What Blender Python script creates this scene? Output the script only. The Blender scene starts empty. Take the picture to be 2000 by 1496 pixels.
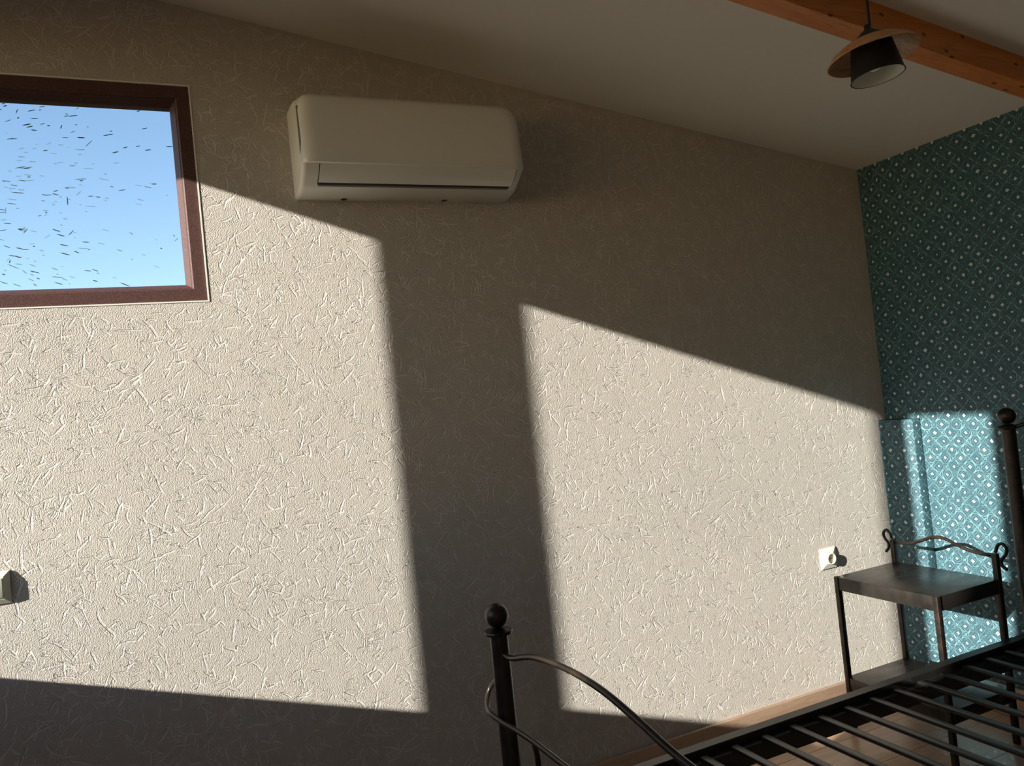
import bpy, bmesh, math, random
import numpy as np
from mathutils import Vector, Matrix

# ------------------------------------------------------------------ camera, world, sun, exposure
scene = bpy.context.scene
COL = scene.collection
F = 1.35                                   # camera height above the floor (all photo heights are relative to it)
cam_data = bpy.data.cameras.new('camera'); cam = bpy.data.objects.new('camera', cam_data)
COL.objects.link(cam); scene.camera = cam
cam_data.sensor_width = 36.0; cam_data.lens = 36.0 * 1545.0 / 2000.0; cam_data.clip_start = 0.02
yaw, pitch, roll = math.radians(24.592), math.radians(1.371), math.radians(-5.910)
fwd = Vector((math.sin(yaw)*math.cos(pitch), math.cos(yaw)*math.cos(pitch), math.sin(pitch)))
rgt = Vector((math.cos(yaw), -math.sin(yaw), 0)); up = rgt.cross(fwd)
r2 = rgt*math.cos(roll) + up*math.sin(roll); u2 = -rgt*math.sin(roll) + up*math.cos(roll)
M = Matrix((( r2.x, u2.x, -fwd.x, 0), (r2.y, u2.y, -fwd.y, 0), (r2.z, u2.z, -fwd.z, F), (0, 0, 0, 1)))
cam.matrix_world = M

world = bpy.data.worlds.new('sky'); scene.world = world; world.use_nodes = True
wn = world.node_tree.nodes; wl = world.node_tree.links
for n in list(wn): wn.remove(n)
w_out = wn.new('ShaderNodeOutputWorld'); w_bg = wn.new('ShaderNodeBackground')
w_sky = wn.new('ShaderNodeTexSky'); w_sky.sky_type = 'NISHITA'; w_sky.sun_disc = False
w_sky.sun_elevation = math.radians(17.9); w_sky.sun_rotation = math.radians(254.4); w_sky.altitude = 300
w_sky.air_density = 1.0; w_sky.dust_density = 0.35; w_sky.ozone_density = 2.0
wl.new(w_sky.outputs[0], w_bg.inputs[0]); w_bg.inputs[1].default_value = 0.30
wl.new(w_bg.outputs[0], w_out.inputs[0])

ST, SZ = 0.28, -0.335                      # sun direction is (1, ST, SZ)
sun_d = bpy.data.lights.new('sun', 'SUN'); sun = bpy.data.objects.new('sun', sun_d); COL.objects.link(sun)
sun_d.energy = 15.5; sun_d.color = (1.0, 0.94, 0.855); sun_d.angle = math.radians(0.53)
sun.rotation_euler = Vector((1, ST, SZ)).to_track_quat('-Z', 'Y').to_euler(); sun.location = (-4, -1, 4)

scene.view_settings.view_transform = 'Standard'; scene.view_settings.look = 'None'
scene.view_settings.gamma = 1.0; scene.view_settings.use_curve_mapping = False
scene.view_settings.exposure = 0.0

# room: beige wall at y=D, teal wall at x=XR, windowed wall at x=XL
D, XR, XL, YF = 2.40, 2.808, -0.95, -1.60
CK, C0 = -0.1535, 1.2625 + F               # sloping ceiling: z = C0 + CK * x
ceil_z = lambda x: C0 + CK * x

# ------------------------------------------------------------------ helpers
class NT:
    def __init__(self, name):
        self.m = bpy.data.materials.new(name); self.m.use_nodes = True
        self.t = self.m.node_tree; self.n = self.t.nodes; self.l = self.t.links
        for q in list(self.n): self.n.remove(q)
        self.out = self.n.new('ShaderNodeOutputMaterial')
    def node(self, typ, **kw):
        q = self.n.new(typ)
        for k, v in kw.items(): setattr(q, k, v)
        return q
    def put(self, sock, v):
        if isinstance(v, bpy.types.NodeSocket): self.l.new(v, sock)
        elif v is not None: sock.default_value = v
    def math(self, op, a, b=None, c=None):
        q = self.node('ShaderNodeMath', operation=op)
        for i, v in enumerate((a, b, c)):
            if v is not None: self.put(q.inputs[i], v)
        return q.outputs[0]
    def smooth(self, v, a, b, lo=0.0, hi=1.0):
        q = self.node('ShaderNodeMapRange', interpolation_type='SMOOTHSTEP')
        for i, x in enumerate((v, a, b, lo, hi)): self.put(q.inputs[i], x)
        return q.outputs[0]
    def mix(self, fac, a, b):
        q = self.node('ShaderNodeMix', data_type='RGBA')
        self.put(q.inputs[0], fac); self.put(q.inputs[6], a); self.put(q.inputs[7], b)
        return q.outputs[2]
    def noise(self, vec, scale, detail=2, rough=0.5, dist=0.0):
        q = self.node('ShaderNodeTexNoise')
        if vec is not None: self.l.new(vec, q.inputs['Vector'])
        q.inputs['Scale'].default_value = scale; q.inputs['Detail'].default_value = detail
        q.inputs['Roughness'].default_value = rough; q.inputs['Distortion'].default_value = dist
        return q.outputs['Fac']
    def mapping(self, vec, sc=(1, 1, 1), rot=(0, 0, 0), loc=(0, 0, 0)):
        q = self.node('ShaderNodeMapping'); self.l.new(vec, q.inputs[0])
        q.inputs['Scale'].default_value = sc; q.inputs['Rotation'].default_value = rot; q.inputs['Location'].default_value = loc
        return q.outputs[0]
    def obj(self): return self.node('ShaderNodeTexCoord').outputs['Object']
    def pos(self): return self.node('ShaderNodeNewGeometry').outputs['Position']
    def bump(self, h, strength, dist):
        q = self.node('ShaderNodeBump'); self.l.new(h, q.inputs['Height'])
        q.inputs['Strength'].default_value = strength; q.inputs['Distance'].default_value = dist
        return q.outputs[0]
    def principled(self, color, rough, metal=0.0, normal=None, spec=0.5, coat=0.0):
        b = self.node('ShaderNodeBsdfPrincipled')
        self.put(b.inputs['Base Color'], color); self.put(b.inputs['Roughness'], rough); self.put(b.inputs['Metallic'], metal)
        b.inputs['Specular IOR Level'].default_value = spec; b.inputs['Coat Weight'].default_value = coat
        if normal is not None: self.l.new(normal, b.inputs['Normal'])
        self.l.new(b.outputs[0], self.out.inputs[0]); return self.m

def rgb(r, g, b, a=1.0):                    # sRGB 0-255 to linear
    f = lambda c: (c/255/12.92) if c/255 <= 0.04045 else ((c/255+0.055)/1.055)**2.4
    return (f(r), f(g), f(b), a)

def link(name, me, mat=None, parent=None, smooth=False):
    o = bpy.data.objects.new(name, me); COL.objects.link(o)
    if mat is not None and not me.materials: me.materials.append(mat)
    if parent is not None: o.parent = parent
    if smooth: me.polygons.foreach_set('use_smooth', [True]*len(me.polygons))
    return o
def bm_obj(name, bm, mat=None, parent=None, smooth=False, auto=None):
    bmesh.ops.recalc_face_normals(bm, faces=bm.faces[:])
    me = bpy.data.meshes.new(name); bm.to_mesh(me); bm.free()
    o = link(name, me, mat, parent, smooth)
    if auto is not None:
        me.polygons.foreach_set('use_smooth', [True]*len(me.polygons))
        me.set_sharp_from_angle(angle=math.radians(auto))
    return o
def add_box(bm, lo, hi, bevel=0.0, seg=2):
    r = bmesh.ops.create_cube(bm, size=1.0); vs = r['verts']
    for v in vs:
        v.co = Vector([lo[i] + (v.co[i]+0.5)*(hi[i]-lo[i]) for i in range(3)])
    if bevel > 0:
        es = list({ed for v in vs for ed in v.link_edges})
        bmesh.ops.bevel(bm, geom=es, offset=bevel, segments=seg, affect='EDGES', profile=0.5)
def box(name, lo, hi, mat, parent=None, bevel=0.0, seg=2):
    bm = bmesh.new(); add_box(bm, lo, hi, bevel, seg)
    return bm_obj(name, bm, mat, parent, auto=35 if bevel > 0 else None)
def add_tube(bm, pts, rad, sides=10, closed=False, caps=True):
    pts = [Vector(q) for q in pts]; n = len(pts); rads = rad if isinstance(rad, (list, tuple)) else [rad]*n
    rings = []; nrm = None
    for i, q in enumerate(pts):
        t = ((pts[(i+1) % n] if closed or i < n-1 else q) - (pts[i-1] if closed or i > 0 else q)).normalized()
        if nrm is None:
            nrm = t.orthogonal().normalized()
        nrm = (nrm - t*nrm.dot(t)).normalized(); b = t.cross(nrm)
        rings.append([bm.verts.new(q + (nrm*math.cos(2*math.pi*k/sides) + b*math.sin(2*math.pi*k/sides))*rads[i]) for k in range(sides)])
    for i in range(n if closed else n-1):
        A, B = rings[i], rings[(i+1) % n]
        for k in range(sides): bm.faces.new((A[k], A[(k+1) % sides], B[(k+1) % sides], B[k]))
    if caps and not closed:
        bm.faces.new(rings[0][::-1]); bm.faces.new(rings[-1])
def tube(name, pts, rad, mat, parent=None, sides=10, closed=False):
    bm = bmesh.new(); add_tube(bm, pts, rad, sides, closed)
    return bm_obj(name, bm, mat, parent, auto=50)
def spline(pts, sub=6):                     # Catmull-Rom
    P = [Vector(q) for q in pts]; P = [P[0]*2-P[1]] + P + [P[-1]*2-P[-2]]; out = []
    for i in range(1, len(P)-2):
        a, b, c, d = P[i-1:i+3]
        for s in range(sub):
            t = s/sub
            out.append(0.5*((2*b) + (c-a)*t + (2*a-5*b+4*c-d)*t*t + (3*b-a-3*c+d)*t**3))
    out.append(P[-2]); return out
def lathe(name, prof, mat, parent=None, seg=32, loc=(0, 0, 0), rot=None, closed=False, auto=40):
    bm = bmesh.new(); rings = []
    for r, z in prof:
        if r < 1e-6: rings.append([bm.verts.new((0, 0, z))])
        else: rings.append([bm.verts.new((r*math.cos(2*math.pi*k/seg), r*math.sin(2*math.pi*k/seg), z)) for k in range(seg)])
    m = len(rings)
    for i in range(m if closed else m-1):
        A, B = rings[i], rings[(i+1) % m]
        for k in range(seg):
            k2 = (k+1) % seg
            if len(A) == 1 and len(B) == 1: continue
            if len(A) == 1: bm.faces.new((A[0], B[k], B[k2]))
            elif len(B) == 1: bm.faces.new((A[k], A[k2], B[0]))
            else: bm.faces.new((A[k], A[k2], B[k2], B[k]))
    mt = Matrix.Translation(Vector(loc))
    if rot is not None: mt = mt @ rot.to_4x4()
    bm.transform(mt)
    return bm_obj(name, bm, mat, parent, auto=auto)
def prism_x(bm, prof, x0, x1):              # closed profile of (y, z) swept along x
    A = [bm.verts.new((x0, y, z)) for y, z in prof]; B = [bm.verts.new((x1, y, z)) for y, z in prof]
    n = len(prof)
    for i in range(n): bm.faces.new((A[i], A[(i+1) % n], B[(i+1) % n], B[i]))
    bm.faces.new(A[::-1]); bm.faces.new(B)
def thing(name, label, cat, loc=(0, 0, 0), group=None):
    o = bpy.data.objects.new(name, None); COL.objects.link(o); o.location = loc; o.empty_display_size = 0.1
    o['label'] = label; o['category'] = cat
    if group: o['group'] = group
    return o
def under(root, objs):                      # parts are modelled in world space, then hung under the thing's Empty
    for o in objs:
        if o.parent is None:
            o.parent = root; o.matrix_parent_inverse = Matrix.Translation(-Vector(root.location))
def struct(o, label=None, cat=None):
    o['kind'] = 'structure'
    if label: o['label'] = label; o['category'] = cat
    return o

# ------------------------------------------------------------------ materials
def mat_plain(name, color, rough=0.5, metal=0.0, spec=0.5, bump=None, coat=0.0):
    t = NT(name); nr = None
    if bump: nr = t.bump(t.noise(t.obj(), bump[0], 3), bump[1], bump[2])
    return t.principled(color, rough, metal, nr, spec, coat)

def mat_beige(name, color, grain, groove=0.0):
    t = NT(name); p = t.pos()
    n1 = t.noise(p, 270, 2, 0.6); n2 = t.noise(p, 620, 1, 0.5)
    h = t.math('ADD', n1, t.math('MULTIPLY', n2, 0.5))
    if groove:
        at = t.node('ShaderNodeAttribute'); at.attribute_name = 'depth'
        h = t.math('SUBTRACT', t.math('MULTIPLY', h, 0.55), t.math('MULTIPLY', at.outputs['Fac'], groove))
    big = t.noise(p, 1.7, 2)
    c = t.mix(t.smooth(big, 0.3, 0.7), color, tuple(x*0.95 for x in color[:3]) + (1,))
    return t.principled(c, 0.75, 0, t.bump(h, grain, 0.0038), 0.3)
BEIGE = rgb(200, 191, 181)
M_BEIGE = mat_beige('beige_embossed_wallpaper', BEIGE, 1.0)
M_RELIEF = mat_beige('beige_wallpaper_relief', rgb(217, 209, 200), 1.0, 0.66)

def mat_teal():
    t = NT('teal_lattice_wallpaper'); p = t.pos(); sep = t.node('ShaderNodeSeparateXYZ'); t.l.new(p, sep.inputs[0])
    # x and y both run along the paper so that faces of the boxed corner keep the pattern
    jx = t.math('MULTIPLY', t.math('SUBTRACT', t.noise(p, 60, 1), 0.5), 0.010)
    jy = t.math('MULTIPLY', t.math('SUBTRACT', t.noise(t.mapping(p, loc=(3, 5, 7)), 60, 1), 0.5), 0.010)
    A = 0.066
    u = t.math('DIVIDE', t.math('ADD', t.math('ADD', sep.outputs[1], sep.outputs[0]), jx), A)
    v = t.math('DIVIDE', t.math('ADD', sep.outputs[2], jy), A)
    a = t.math('ADD', u, v); b = t.math('SUBTRACT', u, v)
    fa = t.math('ABSOLUTE', t.math('SUBTRACT', t.math('FRACT', a), 0.5))
    fb = t.math('ABSOLUTE', t.math('SUBTRACT', t.math('FRACT', b), 0.5))
    # a, b are the diagonal coordinates; recover upright offsets inside the cell
    sa = t.math('SUBTRACT', t.math('FRACT', a), 0.5); sb = t.math('SUBTRACT', t.math('FRACT', b), 0.5)
    du = t.math('ABSOLUTE', t.math('MULTIPLY', t.math('ADD', sa, sb), 0.5)); dv = t.math('ABSOLUTE', t.math('MULTIPLY', t.math('SUBTRACT', sa, sb), 0.5))
    # star: concave diamond; its size changes from cell to cell
    wn_ = t.node('ShaderNodeTexWhiteNoise', noise_dimensions='2D'); cb = t.node('ShaderNodeCombineXYZ')
    t.l.new(t.math('FLOOR', a), cb.inputs[0]); t.l.new(t.math('FLOOR', b), cb.inputs[1]); t.l.new(cb.outputs[0], wn_.inputs['Vector'])
    size = t.math('ADD', t.math('MULTIPLY', wn_.outputs[0], 0.065), 0.106)
    k = t.math('ADD', t.math('POWER', du, 0.88), t.math('POWER', dv, 0.88))
    star = t.smooth(t.math('SUBTRACT', k, size), -0.02, 0.02, 1.0, 0.0)
    # lattice lines on the cell borders, bowed into circles, and thin rings round each star
    edge = t.math('MINIMUM', t.math('SUBTRACT', 0.5, fa), t.math('SUBTRACT', 0.5, fb))
    rr = t.math('SQRT', t.math('ADD', t.math('POWER', sa, 2.0), t.math('POWER', sb, 2.0)))
    def ring(x, at, w): return t.smooth(t.math('ABSOLUTE', t.math('SUBTRACT', x, at)), w*0.35, w, 1.0, 0.0)
    dia = t.math('MAXIMUM', fa, fb)
    lines = t.math('MAXIMUM', ring(edge, 0.0, 0.03), ring(rr, 0.46, 0.028))
    lines = t.math('MAXIMUM', lines, t.math('MULTIPLY', ring(dia, 0.26, 0.025), 0.6))
    lines = t.math('MAXIMUM', lines, t.math('MULTIPLY', ring(rr, 0.60, 0.025), 0.5))
    patch = t.smooth(t.noise(p, 45, 2), 0.35, 0.65, 0.25, 1.0)
    lines = t.math('MULTIPLY', lines, patch)
    br = t.noise(t.mapping(p, (1, 1, 1)), 220, 3, 0.7)
    base = t.mix(t.smooth(br, 0.3, 0.7), rgb(36, 64, 74), rgb(54, 86, 95))
    c = t.mix(t.math('MULTIPLY', lines, 0.85), base, rgb(124, 158, 162))
    c = t.mix(star, c, rgb(188, 200, 199))
    return t.principled(c, 0.6, 0, t.bump(t.math('ADD', br, lines), 0.25, 0.0006), 0.35)
M_TEAL = mat_teal()

def mat_wood(name, c1, c2, c3, axis='X', sc=1.0, rough=0.4, knots=False, island=True, coat=0.0):
    t = NT(name); v = t.obj()
    s = {'X': (1.2, 14, 14), 'Y': (14, 1.2, 14), 'Z': (14, 14, 1.2)}[axis]
    if island:
        oi = t.node('ShaderNodeObjectInfo'); ad = t.node('ShaderNodeVectorMath', operation='ADD'); sc3 = t.node('ShaderNodeVectorMath', operation='SCALE')
        cb = t.node('ShaderNodeCombineXYZ'); t.l.new(oi.outputs['Random'], cb.inputs[0]); t.l.new(oi.outputs['Random'], cb.inputs[1])
        t.l.new(cb.outputs[0], sc3.inputs[0]); sc3.inputs[3].default_value = 17.0
        t.l.new(v, ad.inputs[0]); t.l.new(sc3.outputs[0], ad.inputs[1]); v = ad.outputs[0]
    m = t.mapping(v, tuple(q*sc for q in s))
    n1 = t.noise(m, 3.0, 4, 0.6, 0.6); n2 = t.noise(m, 14, 3, 0.6)
    c = t.mix(t.smooth(n1, 0.3, 0.7), c1, c2)
    c = t.mix(t.math('MULTIPLY', t.smooth(n2, 0.5, 0.75), 0.6), c, c3)
    if knots:
        vo = t.node('ShaderNodeTexVoronoi', voronoi_dimensions='2D'); vo.inputs['Scale'].default_value = 1.0
        sp = t.node('ShaderNodeSeparateXYZ'); t.l.new(t.obj(), sp.inputs[0]); kc = t.node('ShaderNodeCombineXYZ')
        t.l.new(t.math('MULTIPLY', sp.outputs[0], 7.0), kc.inputs[0])
        t.l.new(t.math('MULTIPLY', t.math('ADD', t.math('SUBTRACT', sp.outputs[2], sp.outputs[1]), t.math('MULTIPLY', sp.outputs[0], 0.1535)), 11.0), kc.inputs[1])
        t.l.new(kc.outputs[0], vo.inputs['Vector'])
        c = t.mix(t.smooth(vo.outputs['Distance'], 0.03, 0.09, 0.9, 0.0), c, tuple(q*0.3 for q in c3[:3]) + (1,))
    return t.principled(c, rough, 0, t.bump(n2, 0.15, 0.0008), 0.5, coat)
M_FLOOR = mat_wood('oak_laminate', rgb(168, 138, 112), rgb(182, 154, 128), rgb(140, 112, 90), 'X', 1.0, 0.32, coat=0.15)
M_BASE = mat_wood('oak_baseboard', rgb(176, 146, 122), rgb(190, 160, 136), rgb(150, 122, 100), 'X', 1.0, 0.45)
M_BEAM = mat_wood('orange_pine', rgb(196, 116, 52), rgb(212, 134, 66), rgb(160, 84, 36), 'X', 0.6, 0.45, knots=True)
M_VENEER = mat_wood('striped_veneer', rgb(176, 122, 78), rgb(206, 160, 112), rgb(110, 62, 36), 'X', 1.6, 0.4)
M_CEIL = mat_plain('ceiling_paint', rgb(224, 220, 212), 0.8, bump=(60, 0.05, 0.002))
M_PAINT = mat_plain('off_white_paint', rgb(226, 220, 212), 0.8, bump=(60, 0.1, 0.002))
def mat_frame():
    t = NT('mahogany_foil'); v = t.obj()
    n = t.noise(t.mapping(v, (60, 60, 60)), 6, 3)
    c = t.mix(t.smooth(n, 0.35, 0.65), rgb(72, 48, 45), rgb(94, 68, 63))
    return t.principled(c, 0.5, 0, t.bump(n, 0.1, 0.0005), 0.3)
M_FRAME = mat_frame()
M_SEAL = mat_plain('white_sealant', rgb(225, 220, 212), 0.5)
def mat_glass():
    t = NT('window_glass'); tr = t.node('ShaderNodeBsdfTransparent'); gl = t.node('ShaderNodeBsdfGlossy'); mx = t.node('ShaderNodeMixShader')
    gl.inputs['Roughness'].default_value = 0.02; tr.inputs[0].default_value = (0.96, 0.98, 0.98, 1); mx.inputs[0].default_value = 0.04
    t.l.new(tr.outputs[0], mx.inputs[1]); t.l.new(gl.outputs[0], mx.inputs[2]); t.l.new(mx.outputs[0], t.out.inputs[0]); return t.m
M_GLASS = mat_glass()
M_SPECK = mat_plain('dried_dirt', rgb(52, 60, 66), 0.8)
M_SPECK2 = mat_plain('thin_dirt', rgb(112, 150, 178), 0.8)
M_AC = mat_plain('white_plastic', rgb(214, 211, 203), 0.32, spec=0.5)
M_AC2 = mat_plain('white_gloss_plastic', rgb(222, 220, 212), 0.22, spec=0.5)
M_DARK = mat_plain('dark_plastic', rgb(46, 44, 42), 0.6)
M_GREY = mat_plain('gap_shade_grey', rgb(120, 119, 115), 0.5)  # grey for shade painted into the air conditioner's gaps
def mat_iron():
    t = NT('bronzed_black_iron'); v = t.obj()
    n = t.noise(v, 30, 4, 0.6)
    c = t.mix(t.smooth(n, 0.4, 0.75), rgb(40, 34, 31), rgb(66, 50, 40))
    return t.principled(c, t.smooth(n, 0.2, 0.8, 0.28, 0.42), 0.55, t.bump(n, 0.08, 0.0005), 0.5)
M_IRON = mat_iron()
def mat_pewter():
    t = NT('brushed_brown_steel'); v = t.obj()
    n = t.noise(t.mapping(v, (3, 9, 9)), 2.5, 3, 0.5); m = t.noise(v, 9, 3)
    c = t.mix(t.smooth(n, 0.3, 0.75), rgb(50, 46, 43), rgb(60, 55, 51))
    c = t.mix(t.math('MULTIPLY', t.smooth(m, 0.5, 0.75), 0.3), c, rgb(78, 58, 44))
    return t.principled(c, t.smooth(n, 0.2, 0.8, 0.22, 0.36), 0.6, None, 0.5)
M_PEWTER = mat_pewter()
M_SLAT = mat_plain('black_powder_coat', rgb(30, 29, 27), 0.36, spec=0.5)
M_SOCK = mat_plain('cream_plastic', rgb(226, 224, 204), 0.35)
M_SOCK2 = mat_plain('beige_insert', rgb(176, 170, 140), 0.5)
M_WHITEIN = mat_plain('white_enamel', rgb(226, 226, 214), 0.45)
M_BLACK = mat_plain('matt_black_metal', rgb(22, 20, 20), 0.5)
M_BULB = mat_plain('frosted_bulb', rgb(235, 233, 225), 0.25)
M_STEEL = mat_plain('brass_pin', rgb(120, 105, 70), 0.35, 0.9)

# ------------------------------------------------------------------ room shell
T = 0.14
# window opening in the beige wall
WX0, WX1, WZ0, WZ1 = -0.80, 0.1765, 1.7265, 2.3515
def wall_back():
    bm = bmesh.new(); xs = [XL-T, WX0, WX1, XR+T]; top = lambda x: ceil_z(x) + 0.02
    def slab(x0, x1, z0a, z1a, z0b=None, z1b=None):
        z0b = z0a if z0b is None else z0b; z1b = z1a if z1b is None else z1b
        A = [bm.verts.new(q) for q in ((x0, D, z0a), (x1, D, z0b), (x1, D, z1b), (x0, D, z1a))]
        B = [bm.verts.new((v.co.x, D+T, v.co.z)) for v in A]
        bm.faces.new(A); bm.faces.new(B[::-1])
        for i in range(4): bm.faces.new((A[i], B[i], B[(i+1) % 4], A[(i+1) % 4]))
    slab(xs[0], xs[1], -0.1, top(xs[0]), -0.1, top(xs[1])); slab(xs[2], xs[3], -0.1, top(xs[2]), -0.1, top(xs[3]))
    slab(xs[1], xs[2], -0.1, WZ0); slab(xs[1], xs[2], WZ1, top(xs[1]), WZ1, top(xs[2]))
    return struct(bm_obj('wall_back', bm, M_BEIGE), 'beige wall papered in embossed brush-stroke relief around the small window', 'wall')
wb = wall_back()

def relief():
    rng = np.random.default_rng(7)
    C = []
    n1 = 13500
    c = np.stack([rng.uniform(-0.95, XR-0.03, n1), rng.uniform(0.12, 2.75, n1)], 1); a = rng.uniform(0, np.pi, n1)
    ln = rng.gamma(4.5, 0.0078, n1).clip(0.014, 0.075); cv = rng.normal(0, 0.34, n1); C.append((c, a, ln, cv, rng.uniform(0.0036, 0.0074, n1)))
    n2 = 1300                                # little bundles of parallel strokes
    c2 = np.stack([rng.uniform(-0.95, XR-0.05, n2), rng.uniform(0.12, 2.75, n2)], 1); a2 = rng.uniform(0, np.pi, n2); l2 = rng.uniform(0.014, 0.04, n2); k2 = rng.normal(0, 0.35, n2)
    for j in range(4):
        keep = rng.uniform(size=n2) < (0.95 if j < 3 else 0.5)
        off = (j-1.5)*0.0085 + rng.normal(0, 0.0008, n2)
        cc = c2 + np.stack([-np.sin(a2)*off, np.cos(a2)*off], 1) + np.stack([np.cos(a2), np.sin(a2)], 1)*rng.normal(0, 0.003, n2)[:, None]
        C.append((cc[keep], (a2+rng.normal(0, 0.08, n2))[keep], (l2*rng.uniform(0.6, 1.1, n2))[keep], k2[keep], rng.uniform(0.003, 0.0045, n2)[keep]))
    n3 = 7000                                # short crumbs
    C.append((np.stack([rng.uniform(-0.95, XR-0.03, n3), rng.uniform(0.12, 2.75, n3)], 1), rng.uniform(0, np.pi, n3), rng.uniform(0.007, 0.018, n3), rng.normal(0, 0.3, n3), rng.uniform(0.003, 0.005, n3)))
    c = np.concatenate([q[0] for q in C]); a = np.concatenate([q[1] for q in C]); ln = np.concatenate([q[2] for q in C]); cv = np.concatenate([q[3] for q in C]); wd = np.concatenate([q[4] for q in C])
    ok = (c[:, 1] < C0 + CK*c[:, 0] - 0.02) & ~((c[:, 0] > WX0-0.03) & (c[:, 0] < WX1+ln*0.5+0.004) & (c[:, 1] > WZ0-ln*0.5-0.004) & (c[:, 1] < WZ1+ln*0.5+0.004)) 
    c, a, ln, cv, wd = c[ok], a[ok], ln[ok], cv[ok], wd[ok]; N = len(c)
    S = 6; s = np.linspace(-0.5, 0.5, S)[None, :]
    wob = rng.normal(0, 0.12, (N, 1))*np.sin(s*9 + rng.uniform(0, 6, (N, 1)))
    ang = a[:, None] + cv[:, None]*s*2 + wob; st = ln[:, None]/(S-1)
    px = np.cumsum(np.cos(ang)*st, 1); pz = np.cumsum(np.sin(ang)*st, 1)
    px = c[:, :1] + px - px.mean(1, keepdims=True); pz = c[:, 1:] + pz - pz.mean(1, keepdims=True)
    tap = np.array([0.35, 0.85, 1.0, 1.0, 0.85, 0.35])[None, :]
    hw = wd[:, None]*0.5*tap; yo = D - rng.uniform(0.00008, 0.00036, (N, 1))
    dep = rng.uniform(0.35, 1.1, (N, 1))*np.array([0.0, 0.9, 1, 1, 0.9, 0.0])[None, :]
    V = np.zeros((N, S, 5, 3)); H = np.zeros((N, S, 5))
    for j, (o, h) in enumerate(((-1, 0), (-0.55, 1), (0, 1), (0.55, 1), (1, 0))):
        V[:, :, j, 0] = px - np.sin(ang)*hw*o; V[:, :, j, 2] = pz + np.cos(ang)*hw*o; V[:, :, j, 1] = yo; H[:, :, j] = dep*h
    idx = (np.arange(N)[:, None, None]*S*5 + np.arange(S-1)[None, :, None]*5 + np.arange(4)[None, None, :])
    Fq = np.stack([idx, idx+5, idx+6, idx+1], -1).reshape(-1, 4)
    me = bpy.data.meshes.new('wallpaper_relief'); nv, nf = N*S*5, len(Fq)
    me.vertices.add(nv); me.vertices.foreach_set('co', V.reshape(-1)); me.loops.add(nf*4); me.loops.foreach_set('vertex_index', Fq.reshape(-1).astype(np.int32))
    me.polygons.add(nf); me.polygons.foreach_set('loop_start', np.arange(nf, dtype=np.int32)*4)
    me.update(calc_edges=True)
    me.attributes.new('depth', 'FLOAT', 'POINT').data.foreach_set('value', H.reshape(-1).astype(np.float32))
    # make sure the strokes face the room
    if me.polygons[0].normal.y > 0: me.flip_normals()
    o = link('wallpaper_relief', me, M_RELIEF, wb, True); o['kind'] = 'stuff'
    return o
relief()

struct(box('wall_right', (XR, YF-T, -0.1), (XR+T, D, ceil_z(XR)+0.02), M_TEAL), 'teal accent wall papered in a lattice of white stars', 'wall')
struct(box('trim_1', (2.762, 2.2335, 0.0), (XR, D, 1.116), M_TEAL, bevel=0.003), 'shallow boxed-in pipe casing papered in teal, in the corner behind the nightstand', 'casing')
struct(box('wall_front', (XL-T, YF-T, -0.1), (XR+T, YF, 2.86), M_PAINT), 'plain off-white wall across the room from the embossed wall', 'wall')
# ceiling
bm = bmesh.new(); x0, x1 = XL-T-0.15, XR+T+0.05
A = [bm.verts.new(q) for q in ((x0, YF-T, ceil_z(x0)), (x1, YF-T, ceil_z(x1)), (x1, D+T, ceil_z(x1)), (x0, D+T, ceil_z(x0)))]
B = [bm.verts.new(v.co + Vector((0, 0, 0.15))) for v in A]
bm.faces.new(A[::-1]); bm.faces.new(B)
for i in range(4): bm.faces.new((A[i], A[(i+1) % 4], B[(i+1) % 4], B[i]))
struct(bm_obj('ceiling', bm, M_CEIL), 'plain pale sloping ceiling', 'ceiling')
# floor with planks
fl = struct(box('floor', (XL-T, YF-T, -0.10), (XR+T, D+T, -0.004), M_DARK), 'floor of light oak laminate planks under the bed', 'floor')
plank_cache = {}
def plank(x0, x1, y0, y1):
    key = (round(x1-x0, 3), round(y1-y0, 3))
    if key not in plank_cache:
        b2 = bmesh.new(); add_box(b2, (0, 0, -0.008), (key[0]-0.0008, key[1]-0.0008, 0.0), 0.0009, 1)
        me = bpy.data.meshes.new('plank'); b2.to_mesh(me); b2.free(); me.materials.append(M_FLOOR); plank_cache[key] = me
    o = bpy.data.objects.new('plank', plank_cache[key]); COL.objects.link(o); o.parent = fl; o.location = (x0, y0, 0)
row = 0; y = D
PW, PL = 0.193, 1.285
while y > YF + 1e-4:
    y0 = max(YF, y-PW); x = XL; first = PL*(0.38 + 0.31*(row % 3)) % PL
    while x < XR - 1e-4:
        xn = min(XR, x + (first if x == XL and first > 0.1 else PL)); plank(x, xn, y0, y); x = xn
    y = y0; row += 1
# baseboards
def baseboard(name, lo, hi, label):
    return struct(box(name, lo, hi, M_BASE, bevel=0.004), label, 'baseboard')
BH = 0.109
baseboard('baseboard_back', (XL, D-0.016, 0), (2.762, D, BH), 'light oak baseboard along the embossed beige wall')
baseboard('baseboard_right', (XR-0.016, YF, 0), (XR, 2.2335, BH), 'light oak baseboard along the teal wall')
baseboard('baseboard_left', (XL, -0.64, 0), (XL+0.016, D-0.016, BH), 'light oak baseboard under the big window')
baseboard('baseboard_front', (XL+0.016, YF, 0), (XR-0.016, YF+0.016, BH), 'light oak baseboard along the plain off-white wall')

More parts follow.
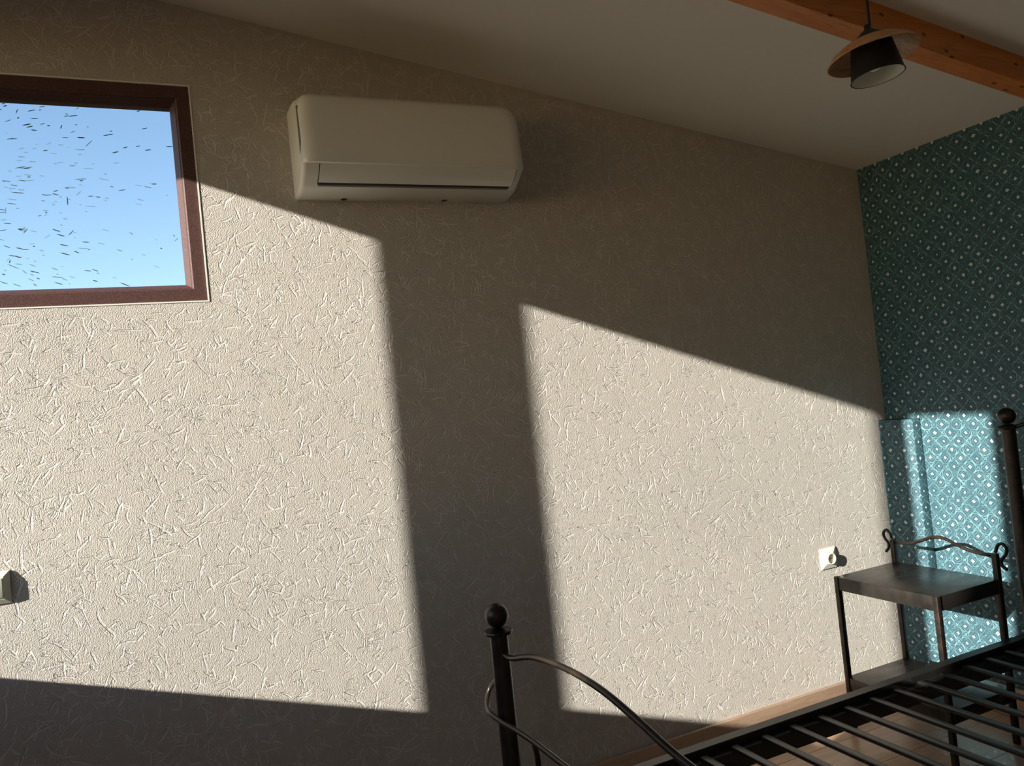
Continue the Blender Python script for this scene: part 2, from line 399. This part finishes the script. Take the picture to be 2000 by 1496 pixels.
# left wall with the big three-light window that lets the sun in
XO, XI = XL-0.075, XL-0.025                 # outer and inner face of its frame
def y_at(xh, yh, x): return yh - ST*(xh-x)  # sun ray traced back from (xh, yh) to plane x
def z_at(xh, zh, x): return zh - SZ*(xh-x)
zr = lambda k: k*2.4 + F                    # heights of the lit patches, as lines at x=0
A_top, A_bot = zr(0.3235) + SZ*XO, zr(-0.289) + SZ*XI
B_top, B_bot = zr(0.2975) + SZ*XO, zr(-0.2685) + SZ*XI
A_hi, A_lo = 2.335, y_at(0.675, D, XO)
B_hi, B_lo = y_at(1.187, D, XI), y_at(2.735, D, XO)
C_hi, C_lo = y_at(2.762, 2.272, XI), y_at(XR, 1.946, XO)
OY0, OY1, OZ0, OZ1 = C_lo-0.09, 2.395, A_bot-0.09, A_top+0.07
bm = bmesh.new(); WT = 2.95
DY0, DY1, DZ = -1.30, -0.64, 2.12  # opening for the added door, there to brighten the room
add_box(bm, (XL-T, YF-T, -0.1), (XL, DY0, WT)); add_box(bm, (XL-T, DY1, -0.1), (XL, OY0, WT)); add_box(bm, (XL-T, DY0, DZ), (XL, DY1, WT)); add_box(bm, (XL-T, OY1, -0.1), (XL, D+T, WT))
add_box(bm, (XL-T, OY0, -0.1), (XL, OY1, OZ0)); add_box(bm, (XL-T, OY0, OZ1), (XL, OY1, WT))
struct(bm_obj('wall_left', bm, M_PAINT), 'off-white wall with the big sunny window', 'wall')
w2 = bpy.data.objects.new('window_2', None); COL.objects.link(w2); w2.location = (XL, (OY0+OY1)/2, OZ0)
struct(w2, 'wide brown-framed window of three lights that lets the sun in', 'window')
parts = []
def bar(name, y0, y1, z0, z1, mat=M_FRAME, x0=None, x1=None): 
    o = box(name, (XO if x0 is None else x0, y0, z0), (XI if x1 is None else x1, y1, z1), mat, bevel=0.0025, seg=1); parts.append(o); return o
bar('frame_bar', OY0, OY1, OZ0, A_bot); bar('frame_bar', OY0, OY1, A_top, OZ1)
bar('frame_bar', OY0, C_lo, A_bot, A_top); bar('frame_bar', A_hi, OY1, A_bot, A_top)
bar('mullion', B_hi, A_lo, A_bot, A_top); bar('mullion', C_hi, B_lo, A_bot, A_top)
for lo_, hi_ in ((B_lo, B_hi), (C_lo, C_hi)):
    bar('sash_bar', lo_, hi_, A_bot, B_bot if lo_ == B_lo else 1.36); bar('sash_bar', lo_, hi_, B_top, A_top)  # third light's bottom bar raised to keep sun off the floor
for lo_, hi_ in ((B_lo, B_hi), (C_lo, C_hi), (A_lo, A_hi)):
    parts.append(box('pane', (XL-0.054, lo_-0.005, A_bot-0.005), (XL-0.050, hi_+0.005, A_top+0.005), M_GLASS))
h0 = box('handle', (XI, C_lo-0.03, 1.62), (XI+0.02, C_lo-0.004, 1.70), M_WHITEIN, bevel=0.004)
tube('lever', [(XI+0.02, C_lo-0.02, 1.66), (XI+0.045, C_lo-0.02, 1.66), (XI+0.05, C_lo-0.02, 1.655), (XI+0.05, C_lo-0.02, 1.55)], 0.008, M_WHITEIN, h0)
parts.append(h0)
under(w2, parts)
dr = bpy.data.objects.new('added_door_1', None); COL.objects.link(dr); dr.location = (XL, (DY0+DY1)/2, 0)  # invented, unseen door that lets in extra sun and sky light
struct(dr, 'brown glazed balcony door added out of view to let in more daylight', 'door')
parts = []
bar('door_frame', DY0, DY0+0.06, 0, DZ); bar('door_frame', DY1-0.06, DY1, 0, DZ); bar('door_frame', DY0+0.06, DY1-0.06, DZ-0.06, DZ); bar('threshold', DY0+0.06, DY1-0.06, 0, 0.03)
bar('stile', DY0+0.062, DY0+0.135, 0.032, DZ-0.062); bar('stile', DY1-0.135, DY1-0.062, 0.032, DZ-0.062)
bar('door_rail', DY0+0.135, DY1-0.135, 0.032, 0.11); bar('door_rail', DY0+0.135, DY1-0.135, DZ-0.135, DZ-0.062)
parts.append(box('pane', (XL-0.054, DY0+0.13, 0.105), (XL-0.050, DY1-0.13, DZ-0.13), M_GLASS))
hd = box('handle', (XI, DY1-0.115, 1.00), (XI+0.015, DY1-0.085, 1.12), M_WHITEIN, bevel=0.004); parts.append(hd)
tube('lever', [(XI+0.015, DY1-0.10, 1.06), (XI+0.05, DY1-0.10, 1.06), (XI+0.055, DY1-0.105, 1.06), (XI+0.055, DY1-0.21, 1.06)], 0.008, M_WHITEIN, hd)
under(dr, parts)

# ------------------------------------------------------------------ small window in the beige wall
w1 = bpy.data.objects.new('window_1', None); COL.objects.link(w1); w1.location = (WX1, D, WZ0)
struct(w1, 'small brown-framed window with dirt-flecked glass and clear blue sky outside', 'window')
parts = []
PROF = [(0.0, 0.065), (0.0, 0.004), (0.0015, 0.002), (0.034, 0.002), (0.037, 0.006), (0.0375, 0.010), (0.040, 0.011), (0.052, 0.036), (0.052, 0.065)]   # inset from opening, depth behind wall face
def mitred(corner_a, corner_b, inward, name):
    bm = bmesh.new(); ca, cb = Vector(corner_a), Vector(corner_b); t = (cb-ca).normalized(); inn = Vector(inward)
    A, B = [], []
    for u, d in PROF:
        A.append(bm.verts.new(ca + t*u + inn*u + Vector((0, d, 0)))); B.append(bm.verts.new(cb - t*u + inn*u + Vector((0, d, 0))))
    n = len(PROF)
    for i in range(n): bm.faces.new((A[i], A[(i+1) % n], B[(i+1) % n], B[i]))
    bm.faces.new(A[::-1]); bm.faces.new(B)
    parts.append(bm_obj(name, bm, M_FRAME))
g = 0.0025
TL, TR, BL, BR = (WX0+g, D, WZ1-g), (WX1-g, D, WZ1-g), (WX0+g, D, WZ0+g), (WX1-g, D, WZ0+g)
mitred(TR, TL, (0, 0, -1), 'frame_bar'); mitred(BL, BR, (0, 0, 1), 'frame_bar'); mitred(BR, TR, (-1, 0, 0), 'frame_bar'); mitred(TL, BL, (1, 0, 0), 'frame_bar')
parts.append(box('pane', (WX0+0.045, D+0.040, WZ0+0.045), (WX1-0.045, D+0.044, WZ1-0.045), M_GLASS))
bm = bmesh.new()
for lo, hi in (((WX0-0.0015, D-0.0015, WZ0-0.0015), (WX1+0.0015, D+0.004, WZ0+g)), ((WX0-0.0015, D-0.0015, WZ1-g), (WX1+0.0015, D+0.004, WZ1+0.0015)),
               ((WX1-g, D-0.0015, WZ0+g), (WX1+0.0015, D+0.004, WZ1-g)), ((WX0-0.0015, D-0.0015, WZ0+g), (WX0+g, D+0.004, WZ1-g))): add_box(bm, lo, hi)
parts.append(bm_obj('sealant_line', bm, M_SEAL))
rnd = random.Random(11)
def specks(n, mat, seed, lmax):
    rnd = random.Random(seed); bm = bmesh.new()
    for i in range(n):
        x = 0.115 - 0.86*(rnd.random()**0.8); z = rnd.uniform(WZ0+0.055, WZ1-0.06)
        if x > -0.1 and rnd.random() < 0.45: x -= 0.25
        l = rnd.uniform(0.005, lmax)*(1.0 if rnd.random() < 0.8 else 1.5); w = rnd.uniform(0.0014, 0.0029)
        f = (z-WZ0)/(WZ1-WZ0); ang = math.radians(-28 + 50*f + rnd.gauss(0, 9))
        if rnd.random() < 0.06: ang += rnd.uniform(0.6, 1.6)
        d = Vector((math.cos(ang), 0, math.sin(ang))); q = Vector((-d.z, 0, d.x)); c = Vector((x, D+0.0395, z))
        ring = [c - d*l/2, c - d*l*0.2 - q*w/2, c + d*l*0.3 - q*w*0.5, c + d*l/2, c + d*l*0.25 + q*w*0.45, c - d*l*0.25 + q*w*0.5]
        F0 = [bm.verts.new(v) for v in ring]; F1 = [bm.verts.new(v - Vector((0, 0.0004, 0))) for v in ring]
        bm.faces.new(F1); bm.faces.new(F0[::-1])
        for k in range(6): bm.faces.new((F0[k], F0[(k+1) % 6], F1[(k+1) % 6], F1[k]))
    o = bm_obj('dirt_fleck', bm, mat); o['kind'] = 'stuff'; parts.append(o)
specks(230, M_SPECK, 3, 0.023); specks(300, M_SPECK2, 5, 0.021)
under(w1, parts)

# ------------------------------------------------------------------ ceiling beam
bm = bmesh.new(); xa, xb = XL, XR
for (y0, y1) in ((1.478, 1.552),):
    vs = []
    for x in (xa, xb):
        z = ceil_z(x); vs.append([bm.verts.new(q) for q in ((x, y0, z+0.01), (x, y0, z-0.076), (x, y0+0.004, z-0.08), (x, y1-0.004, z-0.08), (x, y1, z-0.076), (x, y1, z+0.01))])
    for i in range(6): bm.faces.new((vs[0][i], vs[0][(i+1) % 6], vs[1][(i+1) % 6], vs[1][i]))
    bm.faces.new(vs[0][::-1]); bm.faces.new(vs[1])
beam = bm_obj('ceiling_beam', bm, M_BEAM); beam['label'] = 'orange pine beam with dark knots running down the sloping ceiling'; beam['category'] = 'beam'

# ------------------------------------------------------------------ air conditioner
AX0, AX1 = 0.446, 1.142
ac = thing('air_conditioner', 'white wall-mounted split air conditioner above the sunlit wall', 'air conditioner', ((AX0+AX1)/2, D, 2.02))
parts = []
def yz(o, z): return (D-o, z+F)
def sweep_rounded(name, prof, x0, x1, mat, r, seg=5, cap=True):
    """profile in (offset, z); the ends are rounded over by pulling the last rings in"""
    bm = bmesh.new(); cy = sum(q[0] for q in prof)/len(prof); cz = sum(q[1] for q in prof)/len(prof); rings = []
    st = [(x0 + r*(1-math.cos(k/seg*math.pi/2)), r*(1-math.sin(k/seg*math.pi/2))) for k in range(seg+1)]
    st += [(x1 - (a-x0), ins) for a, ins in reversed(st)]
    for x, ins in st:
        ring = []
        for o, z in prof:
            v = Vector((o-cy, z-cz)); l = v.length; f = max(0.0, (l-ins)/l) if l > 1e-6 else 1
            oo = o if o < 0.004 else max(0.0, cy + v.x*f)
            ring.append(bm.verts.new((x, D-oo, cz + v.y*f + F)))
        rings.append(ring)
    n = len(prof)
    for a, b in zip(rings[:-1], rings[1:]):
        for i in range(n): bm.faces.new((a[i], a[(i+1) % n], b[(i+1) % n], b[i]))
    bm.faces.new(rings[0][::-1]); bm.faces.new(rings[-1])
    return bm_obj(name, bm, mat, auto=38)
body_prof = [(0.0, 0.945), (0.05, 0.945), (0.10, 0.940), (0.135, 0.925), (0.148, 0.90), (0.152, 0.80), (0.160, 0.742), (0.163, 0.7345),
             (0.150, 0.7195), (0.131, 0.7055), (0.1135, 0.6955), (0.1025, 0.6865), (0.075, 0.6775), (0.03, 0.671), (0.0, 0.671)]
parts.append(sweep_rounded('body', body_prof, AX0, AX1, M_AC, 0.014))
# front panel: a shell standing off the body, wrapping over the top with rounded corners
def panel():
    pr_o = [(0.070, 0.957), (0.110, 0.954), (0.140, 0.945), (0.158, 0.926), (0.165, 0.900), (0.170, 0.84), (0.175, 0.78), (0.178, 0.742), (0.176, 0.735), (0.168, 0.733), (0.150, 0.738)]
    bm = bmesh.new(); nx = 26; x0, x1 = AX0+0.003, AX1-0.001; rows = []
    for j, (o, z) in enumerate(pr_o):
        row = []
        for i in range(nx+1):
            s = i/nx; s = 0.5 - 0.5*math.cos(math.pi*s); x = x0 + (x1-x0)*s
            e = min(x-x0, x1-x); R = 0.045
            k = 1 - max(0, 1-e/R); drop = R*0.75*(1-math.sqrt(max(0, 1-(1-k)**2)))
            oo = o - 0.014*max(0, 1-e/0.03)**2
            zz = z
            if j <= 4: zz = z - drop*(1.0 if j <= 2 else (0.75 if j == 3 else 0.45))
            row.append(bm.verts.new((x, D-oo, zz+F)))
        rows.append(row)
    for a, b in zip(rows[:-1], rows[1:]):
        for i in range(nx): bm.faces.new((a[i], a[i+1], b[i+1], b[i]))
    # closing strips back to the body at both ends
    for i in (0, nx):
        back = [bm.verts.new((r[i].co.x + (0.004 if i == 0 else -0.004), min(D-0.05, r[i].co.y+0.022), r[i].co.z-(0.006 if r[i].co.z > 2.2 else 0))) for r in rows]
        for k in range(len(rows)-1): bm.faces.new((rows[k][i], rows[k+1][i], back[k+1], back[k]))
    return bm_obj('front_panel', bm, M_AC2, auto=45)
parts.append(panel())
# flap (louver) below the panel, with the slot's shade under it drawn as dark and grey strips
bm = bmesh.new(); prism_x(bm, [yz(o, z) for o, z in ((0.169, 0.7345), (0.153, 0.7175), (0.134, 0.703), (0.1165, 0.6925), (0.1135, 0.6945), (0.131, 0.7055), (0.150, 0.7195), (0.160, 0.7345))], AX0+0.050, AX1-0.028)
parts.append(bm_obj('louver_flap', bm, M_AC2, auto=30))
bm = bmesh.new(); prism_x(bm, [yz(o, z) for o, z in ((0.1160, 0.6955), (0.1070, 0.6885), (0.102, 0.692), (0.112, 0.700))], AX0+0.048, AX1-0.034)
parts.append(bm_obj('outlet_slot_shade', bm, M_DARK))
bm = bmesh.new(); prism_x(bm, [yz(o, z) for o, z in ((0.1072, 0.6888), (0.1030, 0.6850), (0.098, 0.688), (0.104, 0.692))], AX0+0.050, AX1-0.036)
parts.append(bm_obj('outlet_pale_shade', bm, M_GREY))  # strip coloured as the paler shade low in the slot
for xs in (AX0+0.0475, AX1-0.0275):
    bm = bmesh.new(); prism_x(bm, [yz(o, z) for o, z in ((0.1645, 0.7335), (0.1512, 0.7185), (0.1322, 0.7045), (0.1145, 0.694), (0.1125, 0.698), (0.150, 0.724))], xs, xs+0.0022)
    parts.append(bm_obj('seam', bm, M_DARK))
for xs in (AX0+0.135, AX1-0.235):
    bm = bmesh.new(); add_box(bm, (xs, D-0.030, 0.6695+F), (xs+0.018, D-0.012, 0.674+F), 0.0015, 1)
    parts.append(bm_obj('clip_notch', bm, M_DARK))
bm = bmesh.new(); add_box(bm, (AX0-0.0006, D-0.1485, 0.765+F), (AX0+0.016, D-0.1445, 0.905+F), 0.001, 1)
parts.append(bm_obj('side_gap_shade', bm, M_GREY))  # grey strip standing in for shade in the panel's side gap
under(ac, parts)

# ------------------------------------------------------------------ pendant lamp
LX, LY = 1.640, 1.318
lamp = thing('pendant_lamp', 'pendant lamp with a striped veneer brim and a black cup shade, hanging by the beam', 'lamp', (LX, LY, ceil_z(LX)))
parts = []
zb = 0.742 + F
tilt = Matrix.Rotation(math.radians(5), 3, Vector((-0.78, -0.626, 0)).normalized())
# veneer brim: shallow dome with thickness
outer = []; RB = 0.106
prof_o = [(0.026, 0.036), (0.050, 0.032), (0.072, 0.0225), (0.092, 0.009), (0.101, -0.001), (RB, -0.007)]
prof_i = [(RB-0.002, -0.0085), (0.099, -0.004), (0.090, 0.006), (0.071, 0.019), (0.050, 0.028), (0.026, 0.032)]
parts.append(lathe('veneer_shade', prof_o + prof_i, M_VENEER, seg=48, loc=(LX, LY, zb), rot=tilt, closed=True, auto=50))
cup = lathe('cup_shade', [(0.020, 0.029), (0.044, 0.0265), (0.047, 0.022), (0.060, -0.054), (0.062, -0.058), (0.061, -0.058), (0.0588, -0.054), (0.0455, 0.020), (0.020, 0.025)], M_BLACK, seg=40, loc=(LX, LY, zb), rot=tilt, closed=True)
lathe('lining', [(0.0595, -0.0575), (0.0450, 0.019), (0.0, 0.0240), (0.0, 0.0225), (0.0440, 0.0175), (0.0585, -0.0575)], M_WHITEIN, cup, seg=40, loc=(LX, LY, zb), rot=tilt)
parts.append(cup)
parts.append(lathe('cap', [(0.0, 0.072), (0.006, 0.072), (0.008, 0.062), (0.012, 0.058), (0.030, 0.044), (0.038, 0.035), (0.034, 0.031), (0.0, 0.033)], M_BLACK, seg=28, loc=(LX, LY, zb), rot=tilt))
parts.append(tube('cord', [(LX, LY, zb+0.066), (LX+0.001, LY, zb+0.18), (LX, LY, ceil_z(LX)-0.02)], 0.0032, M_BLACK, sides=8))
parts.append(lathe('bulb', [(0.0, 0.012), (0.013, 0.011), (0.014, 0.002), (0.020, -0.010), (0.022, -0.020), (0.019, -0.032), (0.010, -0.040), (0.0, -0.042)], M_BULB, seg=24, loc=(LX, LY, zb)))
parts.append(lathe('ceiling_rose', [(0.0, -0.034), (0.010, -0.034), (0.045, -0.022), (0.048, 0.004), (0.0, 0.004)], M_BLACK, seg=28, loc=(LX, LY, ceil_z(LX))))
under(lamp, parts)

# ------------------------------------------------------------------ metal bed
BY0, BY1, BXF, BXH = 0.20, 1.80, 0.719, 2.693
bed = thing('metal_bed', 'dark bronze metal bed frame with ball-topped posts and bare slats', 'bed', (BXF, BY1, 0))
parts = []
def post(x, y, ztop):                       # ztop: centre of the ball
    o = lathe('post', [(0.0, 0.0), (0.024, 0.0), (0.025, 0.012), (0.0222, 0.016), (0.0222, ztop-0.044), (0.0, ztop-0.044)], M_IRON, seg=28, loc=(x, y, 0))
    lathe('collar', [(0.0, -0.046), (0.026, -0.046), (0.0335, -0.0435), (0.0350, -0.039), (0.0335, -0.0355), (0.024, -0.033), (0.014, -0.029), (0.0, -0.029)], M_IRON, o, seg=32, loc=(x, y, ztop))
    prof = [(0.0288*math.sin(a), -0.0288*math.cos(a)) for a in [math.pi*k/18 for k in range(19)]]
    prof[0] = (0.0, -0.0288); prof[-1] = (0.0, 0.0288)
    lathe('ball_finial', prof, M_IRON, o, seg=32, loc=(x, y, ztop), auto=60)
    parts.append(o)
for y in (BY0, BY1): post(BXF, y, 0.838); post(BXH, y, 1.125)
# footboard arcs
ym = (BY0+BY1)/2
def mirror(pts): return pts + [(x, 2*ym-y, z) for x, y, z in reversed(pts[:-1])]
up_pts = [(BXF, 1.785, 0.748), (BXF, 1.728, 0.752), (BXF, 1.61, 0.784), (BXF, 1.462, 0.800), (BXF, 1.319, 0.798), (BXF, 1.202, 0.780), (BXF, 1.114, 0.762), (BXF, 1.054, 0.753), (BXF, ym, 0.750)]
parts.append(tube('footboard_arch', spline(mirror(up_pts), 6), 0.0068, M_IRON, sides=12))
fx = BXF - 0.020
lo_pts = [(BXF+0.022, 1.812, 0.700), (BXF+0.018, 1.836, 0.688), (BXF+0.006, 1.868, 0.660), (BXF-0.006, 1.884, 0.637), (BXF-0.020, 1.872, 0.614), (BXF-0.030, 1.838, 0.601), (BXF-0.030, 1.765, 0.600), (BXF-0.022, 1.68, 0.601), (fx, 1.60, 0.604), (fx, 1.45, 0.606), (fx, 1.25, 0.612), (fx, ym, 0.615)]
parts.append(tube('footboard_scroll', spline(mirror(lo_pts), 6), 0.0062, M_IRON, sides=12))
parts.append(box('footboard_crossbar', (BXF-0.012, BY0+0.02, 0.30), (BXF+0.012, BY1-0.02, 0.325), M_IRON, bevel=0.003))
for k in range(10):
    y = 1.632 - 0.1405*k
    parts.append(tube('footboard_spindle', [(BXF-0.004, y, 0.31), (BXF-0.004, y, 0.56), (BXF-0.010, y, 0.598)], 0.0062, M_IRON, sides=10))
# headboard
hu = [(BXH, 1.79, 1.082), (BXH, 1.742, 1.096), (BXH, 1.62, 1.135), (BXH, 1.46, 1.165), (BXH, 1.30, 1.172), (BXH, ym, 1.172)]
parts.append(tube('headboard_arch', spline(mirror(hu), 6), 0.0068, M_IRON, sides=12))
hl = [(BXH, 1.785, 0.80), (BXH, 1.62, 0.86), (BXH, 1.42, 0.90), (BXH, ym, 0.91)]
parts.append(tube('headboard_scroll', spline(mirror(hl), 6), 0.0062, M_IRON, sides=12))
parts.append(box('headboard_crossbar', (BXH-0.012, BY0+0.02, 0.40), (BXH+0.012, BY1-0.02, 0.425), M_IRON, bevel=0.003))
for k in range(10):
    y = 1.632 - 0.1405*k
    parts.append(tube('headboard_spindle', [(BXH, y, 0.41), (BXH, y, 0.862 if k in (0, 9) else 0.885)], 0.0062, M_IRON, sides=10))
# side rails: a square tube carrying an angle ledge for the slats
def rail(s):
    yo = BY1 if s > 0 else BY0; y_out = yo + s*0.012
    def yy(d): return y_out - s*d
    prof = [(yy(0.0), 0.374), (yy(0.032), 0.374), (yy(0.034), 0.372), (yy(0.034), 0.352), (yy(0.058), 0.352), (yy(0.060), 0.350), (yy(0.060), 0.302), (yy(0.056), 0.302), (yy(0.056), 0.346), (yy(0.0), 0.346)]
    bm = bmesh.new(); prism_x(bm, prof, BXF+0.018, BXH-0.018); parts.append(bm_obj('side_rail', bm, M_SLAT))
rail(1); rail(-1)
SL = None
for k in range(-4, 14):
    x = 1.253 + 0.1042*k
    if x < BXF+0.05 or x > BXH-0.05: continue
    if SL is None:
        bm = bmesh.new(); add_box(bm, (-0.012, BY0+0.052, -0.002), (0.012, BY1-0.030, 0.010), 0.004, 2); SLo = bm_obj('slat', bm, M_SLAT, auto=40); SL = SLo.data
    else:
        SLo = bpy.data.objects.new('slat', SL); COL.objects.link(SLo)
    SLo.location = (x, 0, 0.3525); SLo.parent = bed; SLo.matrix_parent_inverse = Matrix.Translation(-Vector(bed.location))
parts.append(box('centre_beam', (BXF+0.012, ym-0.015, 0.320), (BXH-0.012, ym+0.015, 0.350), M_SLAT, bevel=0.002))
parts.append(tube('centre_leg', [((BXF+BXH)/2, ym, 0.0), ((BXF+BXH)/2, ym, 0.32)], 0.015, M_SLAT, sides=14))
under(bed, parts)

# ------------------------------------------------------------------ nightstand
k_ = 0.957
def ns(x, y, z): return (x*k_, y*k_, (z-1.35)*k_ + F)
NX0, NX1, NY0, NY1 = 2.388*k_, 2.735*k_, 1.915*k_, 2.370*k_
NZ = (-0.8165)*k_ + F; SHZ = (-1.212)*k_ + F
stand = thing('nightstand', 'small dark metal nightstand with a scrolled back rail, in the corner by the teal wall', 'nightstand', ((NX0+NX1)/2, (NY0+NY1)/2, 0))
parts = []
LEG = 0.019
for lx in (NX0, NX1-LEG):
    for ly in (NY0, NY1-LEG):
        top = NZ if lx == NX0 else 0.629*k_ + F*(1-k_) - 0.004
        parts.append(box('leg', (lx, ly, 0), (lx+LEG, ly+LEG, top), M_IRON, bevel=0.0022))
def tray(name, zt, h):
    bm = bmesh.new(); add_box(bm, (NX0+0.003, NY0+0.003, zt-h), (NX1-0.003, NY1-0.003, zt), 0.0025, 2)
    o = bm_obj(name, bm, M_PEWTER, auto=40); parts.append(o); return o
tray('tabletop', NZ-0.001, 0.050); tray('lower_shelf', SHZ, 0.045)
bx = 2.725*k_
rod = [(2.367, 0.617), (2.324, 0.616), (2.281, 0.618), (2.233, 0.633), (2.19, 0.650), (2.155, 0.657), (2.121, 0.655), (2.076, 0.638), (2.032, 0.624), (1.988, 0.617), (1.954, 0.616), (1.928, 0.619)]
parts.append(tube('back_rail', spline([ns(2.7265, y, z) for y, z in rod], 4), 0.0062, M_IRON, sides=10))
for name_pts in ([(2.366, 0.628), (2.373, 0.649), (2.388, 0.662), (2.405, 0.647), (2.400, 0.625), (2.386, 0.608), (2.386, 0.589), (2.402, 0.570)],
                 [(1.924, 0.628), (1.911, 0.656), (1.893, 0.662), (1.880, 0.644), (1.888, 0.622), (1.905, 0.602), (1.903, 0.582), (1.886, 0.570)]):
    parts.append(tube('scroll', spline([ns(2.7265, y, z) for y, z in name_pts], 5), 0.0056, M_IRON, sides=10))
under(stand, parts)

# ------------------------------------------------------------------ socket and switch
sk = thing('wall_socket', 'cream square wall socket with a round recess, beside the nightstand', 'socket', (2.4, D, 0.60))
parts = []
def plate(name, x0, x1, z0, z1, h, inset, mat):
    bm = bmesh.new(); y0, y1, y2 = D, D-0.004, D-h
    rings = [[bm.verts.new(q) for q in ((a, y, c), (b, y, c), (b, y, d), (a, y, d))] for a, b, c, d, y in ((x0, x1, z0, z1, y0), (x0, x1, z0, z1, y1), (x0+inset, x1-inset, z0+inset, z1-inset, y2))]
    for A, B in zip(rings[:-1], rings[1:]):
        for i in range(4): bm.faces.new((A[i], A[(i+1) % 4], B[(i+1) % 4], B[i]))
    bm.faces.new(rings[0][::-1]); bm.faces.new(rings[-1])
    bmesh.ops.recalc_face_normals(bm, faces=bm.faces[:])
    bmesh.ops.bevel(bm, geom=bm.edges[:], offset=0.0008, segments=1, affect='EDGES')
    return bm_obj(name, bm, mat)
parts.append(plate('plate', 2.359, 2.441, 0.559, 0.641, 0.012, 0.020, M_SOCK))
ry = Matrix.Rotation(math.radians(90), 3, 'X')     # lathe axis +z becomes -y, out of the wall
cx, cz = 2.400, 0.600
parts.append(lathe('ring', [(0.0225, 0.008), (0.0225, 0.0215), (0.0215, 0.0225), (0.0195, 0.0225), (0.0185, 0.0215), (0.0180, 0.010), (0.0180, 0.008)], M_SOCK, seg=36, loc=(cx, D, cz), rot=ry, closed=True))
ins = lathe('recess', [(0.0, 0.013), (0.0182, 0.013), (0.0182, 0.009), (0.0, 0.009)], M_SOCK2, seg=36, loc=(cx, D, cz), rot=ry)
for dx in (-0.0095, 0.0095): lathe('pin_hole', [(0.0, 0.0134), (0.0027, 0.0134), (0.0027, 0.012), (0.0, 0.012)], M_DARK, ins, seg=14, loc=(cx+dx, D, cz), rot=ry)
lathe('screw', [(0.0, 0.0138), (0.003, 0.0136), (0.003, 0.012), (0.0, 0.012)], M_STEEL, ins, seg=14, loc=(cx, D, cz), rot=ry)
parts.append(ins); under(sk, parts)
sw = thing('light_switch', 'white square light switch on the sunlit wall under the small window', 'light switch', (-0.403, D, 1.014))
parts = [plate('plate', -0.444, -0.362, 0.973, 1.055, 0.013, 0.013, M_SOCK)]
bm = bmesh.new(); add_box(bm, (-0.428, D-0.0155, 0.989), (-0.378, D-0.011, 1.039), 0.0015, 2); parts.append(bm_obj('rocker', bm, M_SOCK, auto=40))
under(sw, parts)
